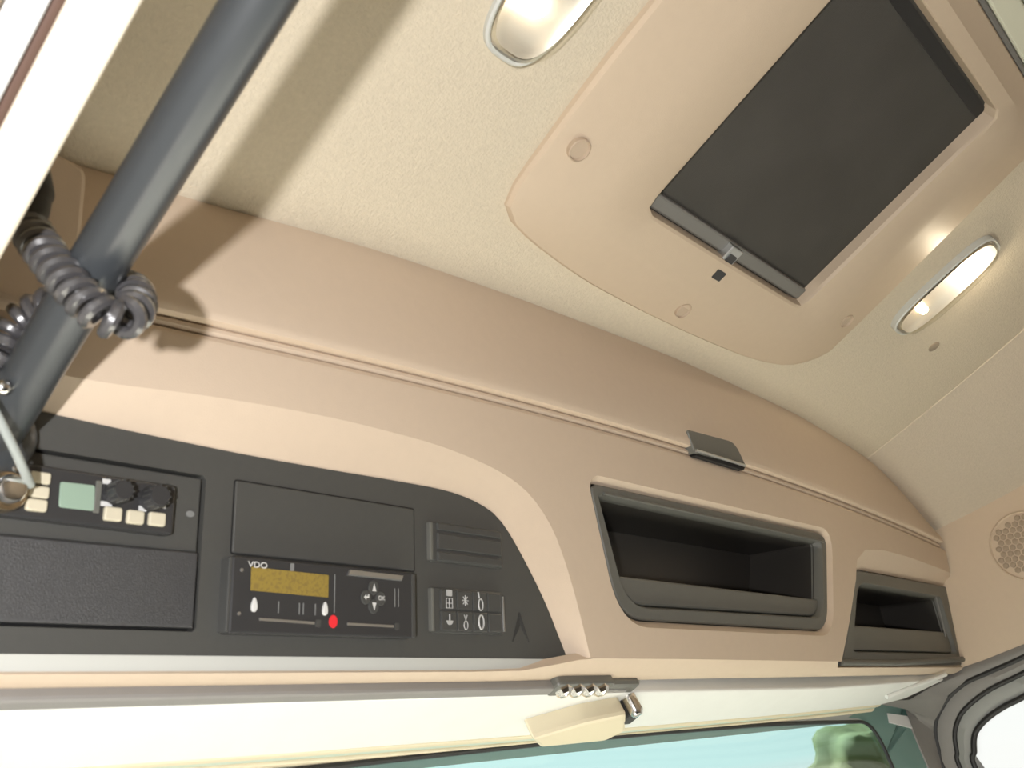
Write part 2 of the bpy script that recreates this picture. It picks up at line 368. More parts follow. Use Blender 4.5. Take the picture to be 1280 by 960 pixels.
bm = bmesh.new(); add_prism(bm, lambda a, b, c=0: Vector((a, c, b)), rect(-.05, 2.16, .362, .80), .715, .75); struct(link('wall_front', bm, 'pillar_grey'), 'grey front wall behind the overhead console', 'wall')
bm = bmesh.new(); add_prism(bm, FW, rect(-1.0, .75, .345, .80), -.06, -.035); struct(link('wall_right', bm, 'outer_paint'), 'white outer side skin above the door', 'wall')
bm = bmesh.new(); add_prism(bm, FW, [(.70, -1.25), (1.04, -1.25), (1.04, -.6), (.75, .40), (.64, .40)], -.06, -.035); struct(link('wall_right', bm, 'pillar_grey'), 'grey front corner post outside the pillar trim', 'wall')
bm = bmesh.new(); add_prism(bm, ID, [(.02, -1.0), (.02, .75), (.06, .75), (.06, -1.0)], .49, .80); struct(link('wall_left', bm, 'outer_paint'), 'white outer side skin above the open door', 'wall')
bm = bmesh.new(); add_prism(bm, ID, rounded([(-.05, .48), (2.09, .48), (2.09, .98), (-.05, .98)], .03, 3), -.60, -.42, .02); struct(link('wall_front', bm, 'dash_bounce_grey'), 'light grey unseen dashboard shelf added to bounce light below the windscreen', 'wall')  # unseen dashboard, added to bounce sunlight up onto the lip and header
# right wall panel (X = 2.1) above the door frame
wtop = [on(*p, X=XW) for p in ((1164, 850), (1198, 838), (1230, 826), (1280, 806))]
door_top = [(p.y, p.z) for p in wtop] + [(.33, .290), (.2, .278), (-.5, .270)]
outer = [(.60, .40)] + door_top + [(-.62, .22), (-.66, -.2), (-.66, -1.25), (-.96, -1.25), (-.96, .62), (.60, .62)]
bm = bmesh.new(); add_prism(bm, FW, outer, -.03, 0.0); struct(link('wall_right', bm, 'wall_beige', smoothed=False), 'beige moulded side wall with the round speaker grille', 'wall')

# door frame and window on the right: nested curved seals
def corner_path(pts, low, X=XW):
    q = [on(*p, X=X) for p in pts]; q = [(p.y, p.z) for p in q]
    sl = (q[0][1] - q[1][1]) / (q[0][0] - q[1][0]); z1 = q[0][1] - .10 * sl * .6
    q = [(-.55, z1 - .012), (q[0][0] - .28, z1 - .006), (q[0][0] - .10, z1)] + q + [(q[-1][0] + .03, q[-1][1] - .15), (q[-1][0] + .08, low)]
    pth = smooth([(a, b, 0) for a, b in q], 8); d = [0]
    for a, b in zip(pth, pth[1:]): d.append(d[-1] + (b - a).length)
    out = []; i = 0
    for k in range(260):
        t = d[-1] * k / 259
        while i < len(d) - 2 and d[i + 1] < t: i += 1
        out.append(pth[i].lerp(pth[i + 1], (t - d[i]) / max(1e-9, d[i + 1] - d[i])))
    return out
SEAL_A = corner_path([(1280, 821), (1238, 840), (1209, 853), (1190, 868), (1179, 883), (1171, 900), (1170, 919), (1174, 937), (1180, 960)], -.6)
SEAL_B = corner_path([(1280, 841), (1241, 860), (1218, 876), (1203, 891), (1196, 906), (1194, 921), (1197, 941), (1201, 960)], -.6)
SEAL_C = corner_path([(1280, 871), (1256, 883), (1237, 896), (1224, 909), (1218, 922), (1218, 941), (1220, 960)], -.6)
def wall_band(A, B, ca, cb, name, material, label, cat='trim'):
    bm = bmesh.new(); n = min(len(A), len(B))
    mids = [((A[i] + B[i]) / 2) for i in range(n)]
    add_loft(bm, [[FW(p.x, p.y, -.02) for p in A], [FW(p.x, p.y, ca) for p in A], [FW(p.x, p.y, max(ca, cb) + .004) for p in mids], [FW(p.x, p.y, cb) for p in B], [FW(p.x, p.y, -.02) for p in B]], closed=False)
    return struct(link(name, bm, material), label, cat)
wall_band(SEAL_A, SEAL_B, .004, .002, 'trim_6', 'pillar_grey', 'dark grey door frame band outside the window surround')
wall_band(SEAL_B, SEAL_C, .002, -.004, 'trim_7', 'pillar_grey_light', 'lighter grey window surround next to the side glass')
for k, (S, r, lab) in enumerate(((SEAL_A, .0055, 'outer black rubber door seal on the grey pillar'), (SEAL_B, .0048, 'middle black rubber seal between the grey door bands'), (SEAL_C, .0055, 'inner black rubber seal around the side window'))):
    struct(tube('trim_%d' % (8 + k), [FW(p.x, p.y, .003) for p in S], r, 'rubber_black', n=8), lab, 'seal')
bm = bmesh.new(); add_prism(bm, FW, [(p.x, p.y) for p in SEAL_C] + [(-.55, -.6)], -.012, -.008)
struct(link('window_2', bm, 'side_glass', smoothed=False), 'clear side door window with pale daylight behind', 'window')
bm = bmesh.new(); add_prism(bm, FW, [(1.04, -.6), (-.66, -.6), (-.66, -1.25), (1.04, -1.25)], -.03, 0); struct(link('door_1', bm, 'pillar_grey'), 'grey lower door panel under the side window', 'door')

# windscreen: leans forward going down, rounded top corner
def FG(a, b, c=0.0): return Vector((a, .678 + .25 * (.34 - b) - c, b))
GL, GR = .20, 1.862
glass_o = rounded([(GL, -.62), (GR, -.62), (GR, .326), (1.5, .338), (HX, .342), (.55, .338), (GL, .326)], [.02, .02, .06, .2, .3, .2, .06], 8)
bm = bmesh.new(); add_prism(bm, FG, glass_o, -.006, 0); struct(link('window_1', bm, 'windscreen_glass', smoothed=False), 'windscreen with a turquoise sun band along its top', 'window')
tube('trim_11', [FG(a, b, .002) for a, b in glass_o + glass_o[:1]], .0034, 'rubber_black', n=8); struct(bpy.data.objects['trim_11'], 'thin black rubber bead around the windscreen', 'seal')
# glossy teal margin between windscreen and pillar, with a white sticker
inner = smooth([p[:] + (0,) for p in [(GR - .10, .338), (GR - .03, .325), (GR, .27), (GR + .002, .18), (GR + .002, -.62)]], 8)
a_out = [on(*p, Y=.684) for p in ((1092, 878), (1118, 884), (1140, 900), (1153, 930), (1157, 965))]
margin = smooth([(p.x, p.z, 0) for p in a_out[:-1]] + [(2.0, -.62, 0)], 8)
bm = bmesh.new(); add_loft(bm, [[FG(p.x, p.y, .001) for p in inner], [FG(p.x, p.y, .001) for p in margin]], closed=False)
struct(link('trim_12', bm, 'frit_teal'), 'glossy teal windscreen margin beside the grey pillar', 'trim')
st = [on(*p, Y=.683) for p in ((1106, 894), (1134, 897), (1141, 910), (1110, 904))]
bm = bmesh.new(); add_prism(bm, FG, [(p.x, p.z) for p in st], .0015, .003); tag(link('sticker', bm, 'sticker_white', smoothed=False), 'small white sticker on the teal windscreen margin', 'sticker')
# front right pillar trim
A1 = [on(1330, 787, X=XW), on(1280, 805, X=XW), on(1230, 825, X=XW), on(1180, 842, X=XW), on(1120, 866, X=2.03), on(1088, 878, Y=.668)]
A2 = [FG(p.x, p.y, .004) for p in margin[2::2]]
i0 = next(i for i, p in enumerate(SEAL_A) if p.x > .34); ib = min(range(len(SEAL_A)), key=lambda i: (FW(SEAL_A[i].x, SEAL_A[i].y) - on(1188, 870, X=XW)).length)
B1_ = [SEAL_A[round(i0 + (ib - i0) * k / (len(A1) - 1))] for k in range(len(A1))]
ztop, zA = SEAL_A[ib].y, A2[0].z
def seal_at(z): return min(SEAL_A[ib:], key=lambda p: abs(p.y - z))
B2_ = [seal_at(-.6 + (p.z + .62) / (zA + .62) * (ztop - .02 + .6)) for p in A2]
A = A1 + A2; B = [FW(p.x, p.y, .004) for p in B1_ + B2_]
bm = bmesh.new(); add_loft(bm, [A, [(a * .5 + b * .5) + Vector((-.006, 0, 0)) for a, b in zip(A, B)], B], closed=False)
struct(link('trim_13', bm, 'pillar_grey', angle=70), 'grey plastic front pillar trim between windscreen and door', 'trim')
# white tube painted as the lit gap where the console meets the pillar
tube('trim_14', [on(1108, 871, Z=.338), on(1145, 856, Z=.339), on(1182, 843, Z=.340)], .0042, 'header_white', n=8)
struct(bpy.data.objects['trim_14'], 'white strip painted as a lit gap under the console end', 'trim')

# header underneath the console, above the windscreen
def FU(a, b, c=0.0): return Vector((a, b, .341 - c))
prism('trim_15', FU, [(.02, .556), (2.09, .556), (2.09, .715), (.02, .715)], -.030, -.022, 'bin_grey'); struct(bpy.data.objects['trim_15'], 'dark grey channel behind the console lip', 'trim')
hd = [(.05, .566), (.8, .570), (1.5, .580), (2.03, .565), (1.95, .63), (1.82, .655), (1.4, .657), (HX, .658), (.55, .655), (.05, .650)]
prism('trim_16', FU, rounded(hd, .0, 3), -.03, .0, 'header_white', bev=.003); struct(bpy.data.objects['trim_16'], 'pale grey flat header panel above the windscreen', 'trim')
prism('trim_23', FU, [(.05, .5535), (.8, .5575), (.93, .566), (.93, .572), (.8, .571), (.05, .567)], -.021, .0012, 'pillar_grey', bev=.003); struct(bpy.data.objects['trim_23'], 'dark grey strip painted as the shade behind the console lip', 'trim')  # dark strip stands in for the shade in the gap behind the lip
for nm, y0, y1, m, lab in (('trim_17', .6555, .664, 'header_cream', 'cream strip along the front of the header panel'), ('trim_18', .664, .672, 'header_green', 'pale green strip along the windscreen top'), ('trim_19', .672, .681, 'header_cream', 'cream edge moulding touching the windscreen glass')):
    xs = [.05, .3, .55, .8, HX, 1.25, 1.5, 1.7, 1.86]
    dr = lambda x: -.010 * (abs(x - HX) / .8) ** 2
    poly = [(x, y0 + dr(x)) for x in xs] + [(x, y1 + dr(x)) for x in reversed(xs)]
    prism(nm, FU, poly, -.03, .001 if nm != 'trim_18' else -.001, m, bev=.002); struct(bpy.data.objects[nm], lab, 'trim')

# ================================================================ ROOF HATCH
hatch = thing('roof_hatch', (HX, 0, .73), 'beige framed roof hatch with a dark mesh blind pulled shut', 'roof hatch')
def hz(pts, z): return [(p.x, p.y) for p in (on(*q, Z=z) for q in pts)]
front = hz([(834, 0), (760, 92), (690, 185), (655, 232), (641, 262), (655, 288), (700, 325), (760, 364), (860, 414), (940, 447), (985, 456), (1022, 448), (1050, 428), (1240, 240), (1278, 202)], .712)
rear_y = -.238
xl = front[0][0]; xr = front[-1][0]
out_s = [(p.x, p.y) for p in smooth([(a, b, 0) for a, b in front], 5)]
outline = out_s + [(p[0], p[1]) for p in rounded([(xr, front[-1][1]), (xr + .005, rear_y), (xl + .002, rear_y), (xl, front[0][1])], [0, .03, .03, 0], 5)]
NO = 120
def resample(poly, n, ref):                  # n points by angle about ref: matching loops
    out = []
    for k in range(n):
        a = 2 * PI * k / n; d = Vector((math.cos(a), math.sin(a))); best = None
        for i in range(len(poly)):
            p = Vector(poly[i]) - Vector(ref); q = Vector(poly[(i + 1) % len(poly)]) - Vector(ref); e = q - p
            den = d.x * e.y - d.y * e.x
            if abs(den) < 1e-12: continue
            t = (p.x * e.y - p.y * e.x) / den; s = (p.x * d.y - p.y * d.x) / den
            if t > 0 and -1e-6 <= s <= 1 + 1e-6 and (best is None or t > best): best = t
        out.append((ref[0] + d.x * best, ref[1] + d.y * best))
    return out
ref = (1.0, -.02)
OL = resample(outline, NO, ref)
IL = resample(OPEN, NO, ref)
def mixl(t): return [(a[0] * (1 - t) + b[0] * t, a[1] * (1 - t) + b[1] * t) for a, b in zip(OL, IL)]
bm = bmesh.new()
add_loft(bm, [[FR(*p, -.006) for p in inset(OL, -.006)], [FR(*p, .011) for p in inset(OL, -.005)], [FR(*p, .016) for p in inset(OL, -.002)], [FR(*p, .017) for p in inset(OL, .001)], [FR(*p, .0275) for p in mixl(.50)], [FR(*p, .029) for p in mixl(.56)],
              [FR(*p, .028) for p in mixl(.95)], [FR(*p, .026) for p in mixl(.985)], [FR(*p, .021) for p in IL], [FR(*p, -.030) for p in IL]])
link('frame', bm, 'hatch_beige', hatch, angle=24)
bl = prism('blind', FR, inset(OPEN, -.004), .004, .006, 'blind_mesh', hatch)
prism('pull_bar', FR, rect(.808, 1.200, .138, .158, .004), .006, .014, 'bar_grey', hatch, bev=.003)
for y in (-.187,): prism('blind_end_strip', FR, rect(.806, 1.201, y, y + .016, .002), .006, .0075, 'rubber_black', hatch)  # flat dark strip along the blind's rear edge
lx, ly = [(p.x, p.y) for p in (on(908, 327, Z=.708),)][0]
lt = prism('latch', FR, rect(lx - .013, lx + .013, ly - .022, ly + .010, .002), .010, .024, 'steel', hatch, bev=.002)
prism('latch_button', FR, rect(lx - .008, lx + .008, ly - .012, ly + .004, .002), .024, .0255, 'device_black', lt)
prism('latch_plate', FR, rect(lx - .010, lx + .010, ly + .012, ly + .026, .002), .024, .029, 'device_black', lt)
for (x, y, r) in ((724, 187, .0125), (854, 388, .0115), (1058, 401, .0115)):
    q = on(x, y, Z=.7075); cz = .0245
    s_ = lathe('screw_cover', FR, q.x, q.y, [(r * 1.05, .014), (r * 1.05, cz), (r * .96, cz + .0007), (r * .86, cz - .002), (0, cz - .002)], 'screw_tan', hatch, n=20)
# pale panel behind the hatch
y1 = on(1222, 0, Z=.716).y
prism('trim_20', FR, rect(.3, 1.76, y1 - .008, y1 - .001), -.004, .012, 'bar_grey', bev=.002); struct(bpy.data.objects['trim_20'], 'grey gap strip behind the roof hatch frame', 'trim')
prism('trim_21', FR, rect(.3, 1.76, y1 - .040, y1 - .009), -.004, .014, 'pale_panel', bev=.003); struct(bpy.data.objects['trim_21'], 'pale greenish overhead panel behind the hatch', 'trim')
prism('trim_22', FR, rect(.3, 1.76, y1 - .22, y1 - .043), -.004, .012, 'pale_panel', bev=.003); struct(bpy.data.objects['trim_22'], 'second pale overhead panel behind the groove', 'trim')
# cap in the headliner by the right lamp
q = on(1166, 432, Z=.716)
tag(lathe('headliner_plug', lambda a, b, c=0: Vector((a, b, zr(q.x, q.y) - c)), q.x, q.y, [(.011, -.002), (.011, .001), (.009, .002), (0, .002)], 'plug_tan', n=20), 'small tan round plug in the headliner beside the lamp', 'plug')

# ================================================================ DOME LAMPS
def lamp(cx, power, label):
    cy = .012; z = zroof(cx) 
    def FL(a, b, c=0.0): return Vector((a, b, z - c))
    t = thing('dome_lamp', (cx, cy, z), label, 'lamp', 'dome lamps beside the hatch')
    base = []
    for k in range(48):
        a = 2 * PI * k / 48; ca, sa = math.cos(a), math.sin(a); e = 2 / 3.2
        base.append((cx + .043 * math.copysign(abs(ca) ** e, ca), cy + .103 * math.copysign(abs(sa) ** e, sa)))
    bm = bmesh.new(); add_loft(bm, [[FL(*p, -.01) for p in base], [FL(*p, .008) for p in base], [FL(*p, .010) for p in inset(base, .002)], [FL(*p, .009) for p in inset(base, .0045)], [FL(*p, .001) for p in inset(base, .0055)]])
    link('bezel', bm, 'trim_grey', t)
    sc_ = lambda k: [(cx + (p[0] - cx) * k, cy + (p[1] - cy) * k) for p in base]
    bm = bmesh.new(); add_loft(bm, [[FL(*p, h) for p in sc_(k)] for k, h in ((.90, .0125), (.82, .0095), (.66, .006), (.45, .0038), (.2, .0028), (.02, .0025))], cap1=True)
    bmesh.ops.recalc_face_normals(bm, faces=bm.faces); link('reflector', bm, 'reflector_silver', t)
    for yy in (-.048, .048):
        lathe('bulb', lambda a, b, c=0: FL(a, b, c), cx, cy + yy, [(.0, .003), (.006, .005), (.008, .009), (.006, .013), (0, .015)], 'bulb', t, n=14)
    bm = bmesh.new(); add_loft(bm, [[FL(*p, h) for p in sc_(k)] for k, h in ((.94, .009), (.93, .014), (.87, .020), (.70, .025), (.45, .028), (.2, .0295), (.02, .030))], cap1=True)
    ln = link('lens', bm, 'lens_clear', t)
    ld = bpy.data.lights.new('dome_lamp_light', 'POINT'); ld.shadow_soft_size = .010; ld.energy = power; ld.color = (1, .86, .66)
    lo_ = bpy.data.objects.new('dome_lamp_light', ld); C.objects.link(lo_); lo_.parent = t; lo_.location = (.004, -.045 if power > 1 else .045, -.017)
    return t
lamp(HX - .508, .07, 'clear lensed dome lamp on the headliner nearer the grab rail')
lamp(HX + .472, 1.2, 'clear lensed dome lamp on the headliner nearer the speaker wall')

# ================================================================ SPEAKER
q = on(1284, 682, X=XW); sy, sz, sr = q.y, q.z, .071
sp = thing('speaker', (XW, sy, sz), 'round beige speaker with a honeycomb grille on the side wall', 'speaker')
lathe('rim', FW, sy, sz, [(sr, -.004), (sr, .002), (sr - .002, .0035), (sr - .004, .0015), (sr - .0045, -.001)], 'wall_beige', sp, n=48)
lathe('backing', FW, sy, sz, [(sr - .001, -.006), (sr - .002, .0002), (.001, .0012)], 'wall_beige', sp, n=40)
hexm = None
hr = .0062
for i in range(-8, 9):
    for j in range(-8, 9):
        hx = i * hr * 1.88; hy = (j + .5 * (i % 2)) * hr * 2.15
        if math.hypot(hx, hy) > sr - .010: continue
        if hexm is None:
            bm = bmesh.new(); add_prism(bm, FW, [(sy + hx + hr * math.cos(PI / 3 * k), sz + hy + hr * math.sin(PI / 3 * k)) for k in range(6)], .001, .0032, .0012)
            o = link('honeycomb_cell', bm, 'grille_tan', sp); hexm = o; base_loc = o.location.copy(); bx_, by_ = hx, hy
        else:
            o = hexm.copy(); C.objects.link(o); o.parent = sp; o.location = base_loc + Vector((0, hx - bx_, hy - by_))

# ================================================================ OVERHEAD CONSOLE
XL, XR = .157, 2.088
con = thing('overhead_console', (HX, .5, .40), 'beige overhead console across the cab front with storage bins and a lidded locker', 'console')
WA = .018
def seam_v(x): return .2555 - .040 * (x - 1.12) ** 2
E_px = [(130, 478), (260, 495), (400, 519), (500, 543), (560, 561), (620, 587), (660, 616), (690, 660), (712, 720), (728, 780), (738, 822)]
E_l = smooth([(XL, .163, 0), (.20, .165, 0)] + [(*px(*p, WA), 0) for p in E_px], 4)
P_px = [(40, 512), (150, 536), (300, 567), (400, 585), (500, 602), (560, 614), (600, 630), (625, 650), (650, 690), (680, 750), (700, 800), (710, 825)]
P_l = smooth([(XL, .1435, 0)] + [(*px(*p, 0), 0) for p in P_px], 4)
def by_len(path, n):
    d = [0]
    for a, b in zip(path, path[1:]): d.append(d[-1] + (b - a).length)
    out = []
    for k in range(n):
        t = d[-1] * k / (n - 1); i = max(j for j in range(len(d)) if d[j] <= t + 1e-9); i = min(i, len(path) - 2)
        f = (t - d[i]) / max(1e-9, d[i + 1] - d[i]); out.append(path[i].lerp(path[i + 1], f))
    return out
NE = 48
E_r = by_len(E_l, NE); P_r = by_len(P_l, NE)
W2 = -.006
O2 = [(1.462, -.020), (1.520, .045), (1.575, .115), (1.594, .150), (1.640, .1715), (1.72, .1785), (1.85, .177), (2.0, .169), (XR, .163)]
F2 = [px(*p, W2) for p in ((1048, 834), (1056, 790), (1063, 740), (1067, 713), (1076, 713), (1100, 717), (1130, 723), (1165, 730), (1186, 734))]
B1 = rounded([px(*p, WA) for p in ((741, 602), (1037, 668), (1039, 788), (779, 773))], [.016, .03, .04, .05], 8)     # bin 1 frame outline
H1 = inset(B1, -.009)
face = [(p.x, p.y) for p in E_r] + [(1.0, -.019), (1.25, -.0195)] + O2
xs = [XR - .02 - k * .055 for k in range(0, 36)]; xs = [x for x in xs if x > XL] + [XL]
face += [(XR, seam_v(XR) - .014)] + [(x, seam_v(x) - .014) for x in xs]
bm = bmesh.new(); fill(bm, FC, face, [H1], WA)
add_strip(bm, [FC(p.x, p.y, WA) for p in E_r], [FC(p.x, p.y, -.001) for p in P_r], closed=False)
add_strip(bm, [FC(*p, WA) for p in H1], [FC(*p, .008) for p in inset(B1, -.001)])
add_strip(bm, [FC(*p, WA) for p in O2], [FC(*p, W2) for p in F2], closed=False)
sx_ = [XR] + xs
add_loft(bm, [[FC(x, seam_v(x) - .014 + dv, wv) for x in sx_] for dv, wv in ((0, WA), (.004, WA - .0006), (.008, WA - .0028), (.0105, WA - .008), (.012, -.004), (.03, -.01))], closed=False)
link('body', bm, 'console_beige', con, angle=14)
prism('back_plate', FC, rect(XL, XR, -.03, .33), -.165, -.160, 'bin_grey', con)
# lower lip
V_LIP = px(500, 855, -.020)[1]
bm = bmesh.new(); lx_ = [XL, .3, .5, .65, .72, .76, .80, .825, .86, 1.0, 1.2, 1.4, 1.45, 1.47, 1.6, 1.8, 2.0, XR]
def lip_start(x):
    k = max(0, min(1, (x - .70) / .13)); k = k * k * (3 - 2 * k)
    v, w_ = -.0315 + .0125 * k, .003 + (WA - .003) * k
    if x > 1.46: v, w_ = -.0285, .006
    return v, w_
rows = [[FC(x, lip_start(x)[0] + .007, lip_start(x)[1] - .009) for x in lx_]]
for t in (0, .35, .7, 1):
    r = []
    for x in lx_:
        v, w_ = lip_start(x); v1, w1 = V_LIP, -.020
        bul = math.sin(t * PI) * .0035
        r.append(FC(x, v + (v1 - v) * t - bul * .5, w_ + (w1 - w_) * t + bul * .5))
    rows.append(r)
rows.append([FC(x, V_LIP + .002, -.024) for x in lx_]); rows.append([FC(x, V_LIP + .03, -.030) for x in lx_])
add_loft(bm, rows, closed=False); link('lower_lip', bm, 'console_beige', con, angle=50)
# light grey strip painted as the windscreen's reflection under the instrument panel
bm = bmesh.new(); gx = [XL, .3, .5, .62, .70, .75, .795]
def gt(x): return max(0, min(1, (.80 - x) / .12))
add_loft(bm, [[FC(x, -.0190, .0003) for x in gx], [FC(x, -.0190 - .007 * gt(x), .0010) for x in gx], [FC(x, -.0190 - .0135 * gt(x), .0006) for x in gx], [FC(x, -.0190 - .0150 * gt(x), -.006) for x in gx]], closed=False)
link('panel_reflection_strip', bm, 'trim_grey', con)
# instrument panel with the radio recess
RC = [(XL, -.002), (.3630, -.002), (.3630, .1165), (XL, .1165)]
pan = [(XL, -.0195), (.3, -.0195), (.5, -.0195), (.7, -.0195)] + [(p.x, p.y) for p in reversed(P_r)]
bm = bmesh.new()
# outline runs around the recess, which is open at the console's end
pan2 = [(XL, -.0195), (.3, -.0195), (.5, -.0195), (.7, -.0195)] + [(p.x, p.y) for p in reversed(P_r)] + [(XL, .1165), (.360, .1165), (.3630, .1135), (.3630, .001), (.360, -.002), (XL, -.002)]
fill(bm, FC, pan2, [], 0.0)
rcl = [(XL, .1165), (.360, .1165), (.3630, .1135), (.3630, .001), (.360, -.002), (XL, -.002)]
add_strip(bm, [FC(*p, 0) for p in rcl], [FC(*p, -.012) for p in rcl], closed=False)
ip = link('instrument_panel', bm, 'panel_black', con, angle=30)
prism('recess_floor', FC, rect(XL, .366, -.004, .119), -.016, -.012, 'gap_black', con)
# slot covers in the recess: plain upper bezel and grained lower cover
sl = [px(0, 668), px(251, 691), px(246, 787.5), px(0, 780.5)]
lowc = [(XL, .0005), (.3605, .0005), (.3605, px(251, 691)[1]), (XL, px(0, 668)[1])]
prism('lower_slot_cover', FC, lowc, -.012, .0005, 'panel_grain', con, bev=.0015)
upc = [(XL, lowc[3][1] + .0006), (.3605, lowc[2][1] + .0006), (.3605, .1145), (XL, .1145)]
prism('upper_slot_cover', FC, upc, -.012, -.002, 'panel_black', con, bev=.0015)
q = px(239, 642); prism('cover_emblem', FC, circle(q[0], q[1], .0035, 10, .0025), -.002, -.0012, 'print_grey', con)
# flush cover above the tachograph, set in a thin gap
cv = rect(.3885, .5795, .0585, .1165, .002)
prism('cover_gap', FC, inset(cv, -.0012), -.003, .0004, 'gap_black', con)
prism('blank_cover', FC, cv, -.003, .0016, 'panel_black', con, bev=.0012)
# embossed triangle emblem on the panel: nested chevrons
c0 = px(650, 783)
bm = bmesh.new()
for k in range(4):
    s_ = .0155 - .0036 * k; a = [(c0[0] - s_ * .8, c0[1] - s_), (c0[0], c0[1] + s_ * .9), (c0[0] + s_ * .8, c0[1] - s_)]
    for p, q2 in zip(a, a[1:]): add_tube(bm, [FC(*p, .0002), FC(*q2, .0002)], .0006, 6)
link('embossed_emblem', bm, 'emblem_dark', con)

# locker lid (flap) with rounded lower edge and handle
bm = bmesh.new(); fx = sorted(set([XL + k * (2.066 - XL) / 60 for k in range(61)]))
rows = []
for t, wv in ((-1, -.004), (-.7, .007), (-.4, .0130), (-.15, .0205), (.0, .0235), (.025, .0245), (.06, .0245), (.2, .0215), (.4, .0160), (.6, .0095), (.8, .0020), (.93, -.0040), (1, W_TOP)):
    r = []
    for x in fx:
        v0 = seam_v(x) + .0055; v1 = edge_v(x)
        if t <= 0: v = v0 - .004 * min(1, abs(t) * 1.0) + (.0 if t > -1 else .001)
        else: v = v0 + max(.002, v1 - v0) * t
        r.append(FC(x, v, wv))
    rows.append(r)
add_loft(bm, rows, closed=False); lid = link('locker_lid', bm, 'console_beige', con, angle=60)
tube('seam_bead', [FC(x, seam_v(x) - .0005, .0125) for x in fx], .0042, 'console_beige', con, n=8)
h = [px(857, 537, .024), px(917, 553, .024), px(931, 583, .024), px(867, 566, .024)]
prism('handle', FC, rounded([(a, b) for a, b in reversed(h)], [.004, .004, .03, .008], 5), .010, .0265, 'bin_grey', lid, bev=.0015)
hq = [px(*p, .026) for p in ((869, 563), (930, 582))]
tube('handle_edge', [FC(*hq[0], .0270), FC(*hq[1], .0270)], .0022, 'steel', lid, n=8)
hs = [px(*p, .022) for p in ((868, 570), (928, 588), (930, 584), (869, 566))]
prism('handle_slit', FC, hs, .010, .0240, 'gap_black', lid)

# storage bins
I1 = rounded([px(*p, WA) for p in ((752, 615), (1031, 676), (1033, 772), (789, 757))], [.006, .012, .03, .04], 8)
def storage_bin(outer, inner, wf, depth, lip_v, side_x=None):
    bm = bmesh.new(); n = 288
    cx = sum(p[0] for p in inner) / len(inner); cy = sum(p[1] for p in inner) / len(inner)
    O = resample(outer, n, (cx, cy)); I = resample(inner, n, (cx, cy))
    add_loft(bm, [[FC(*p, wf - .012) for p in O], [FC(*p, wf - .002) for p in O], [FC(*p, wf) for p in inset(O, .002)], [FC(*p, wf) for p in inset(I, -.002)], [FC(*p, wf - .002) for p in I], [FC(*p, wf - .018) for p in inset(I, .003)]])
    fr = link('bin_frame', bm, 'bin_grey', con, angle=35)
    bm = bmesh.new(); J = inset(I, .0025)
    add_loft(bm, [[FC(*p, wf - .014) for p in J], [FC(p[0], cy + (p[1] - cy) * .96, wf - depth) for p in J]], cap1=True)
    link('pocket', bm, 'bin_dark', fr)
    x0 = min(p[0] for p in inner); x1 = max(p[0] for p in inner); low = [p for p in inset(I, .003) if p[1] < lip_v + .001]
    low.sort(key=lambda p: math.atan2(p[1] - (lip_v + .02), p[0] - cx))
    poly = low
    prism('retaining_lip', FC, poly, wf - .016, wf - .007, 'bin_grey', fr, bev=.003)
    return fr
f1 = storage_bin(B1, I1, .013, .13, .080)
# raised edge along the top of the opening and a side clip
tube('rim_highlight', [FC(px(754, 617, .013)[0], px(754, 617, .013)[1], .013), FC(px(1029, 677, .013)[0], px(1029, 677, .013)[1], .013)], .0022, 'bin_grey', f1, n=8)
cl = [px(*p, 0) for p in ((1019, 688), (1030, 682), (1031, 698), (1022, 705))]
prism('side_clip', FC, list(reversed(cl)), -.03, -.002, 'bin_grey', f1)
B2 = [px(*p, W2) for p in ((1050, 833), (1067, 713), (1186, 735), (1207, 826), (1197, 833))]
I2 = rounded([px(*p, W2) for p in ((1062, 815), (1069, 729), (1172, 747), (1193, 818))], [.01, .03, .01, .01], 6)
f2 = storage_bin(rounded(B2, [.002, .006, .01, .02, .02], 4), I2, W2 + .006, .13, .045)
for a, b in (((1168, 745), (1181, 796)), ((1178, 748), (1190, 796))):
    p, q = px(*a, W2), px(*b, W2)
    tube('side_rib', [FC(*p, -.004), FC(*q, -.004)], .0018, 'bar_grey', f2, n=6)
tube('bottom_roll', [FC(*px(1050, 828, .004), .004), FC(*px(1120, 829, .004), .004), FC(*px(1204, 824, .004), .004)], .0055, 'bin_grey', f2, n=10)
# beige corner cover at the console's door end
k0 = px(107, 212, .03)
prism('corner_cover', FC, rounded([(XL - .01, .205), (k0[0] + .004, .200), (k0[0], k0[1]), (XL - .01, k0[1] + .006)], [.004, .004, .012, .004], 5), -.002, .035, 'console_beige', con, bev=.004)

# ================================================================ TACHOGRAPH
tac = thing('tachograph', FC(.475, -.003, 0), 'black tachograph with an amber display set in the instrument panel', 'tachograph')
WT = .0125
tx0, tx1, tv0, tv1 = .3825, .5690, -.0035, .0545
prism('housing', FC, rect(tx0, tx1, tv0, tv1, .002), -.002, WT, 'device_black', tac, bev=.0018)
prism('side_edge', FC, rect(tx0 - .0022, tx0 + .0022, tv0 + .001, tv1 - .001, .001), -.002, WT - .001, 'switch_grey', tac, bev=.001)
prism('end_frame', FC, rect(tx1 - .004, tx1 + .0005, tv0 + .001, tv1 - .001, .001), 0, WT + .0006, 'switch_grey', tac, bev=.0008)
def quad(pp, wv): return [px(*p, wv) for p in pp]
prism('display', FC, quad(((313, 738), (410, 747), (410.5, 719), (314, 708.5)), WT), WT - .002, WT + .0004, 'display_amber', tac)
text('maker_print', 'VDO', FC, *px(322, 706.3, WT), .0065, WT + .0004, 'print_white', tac, 1.25)
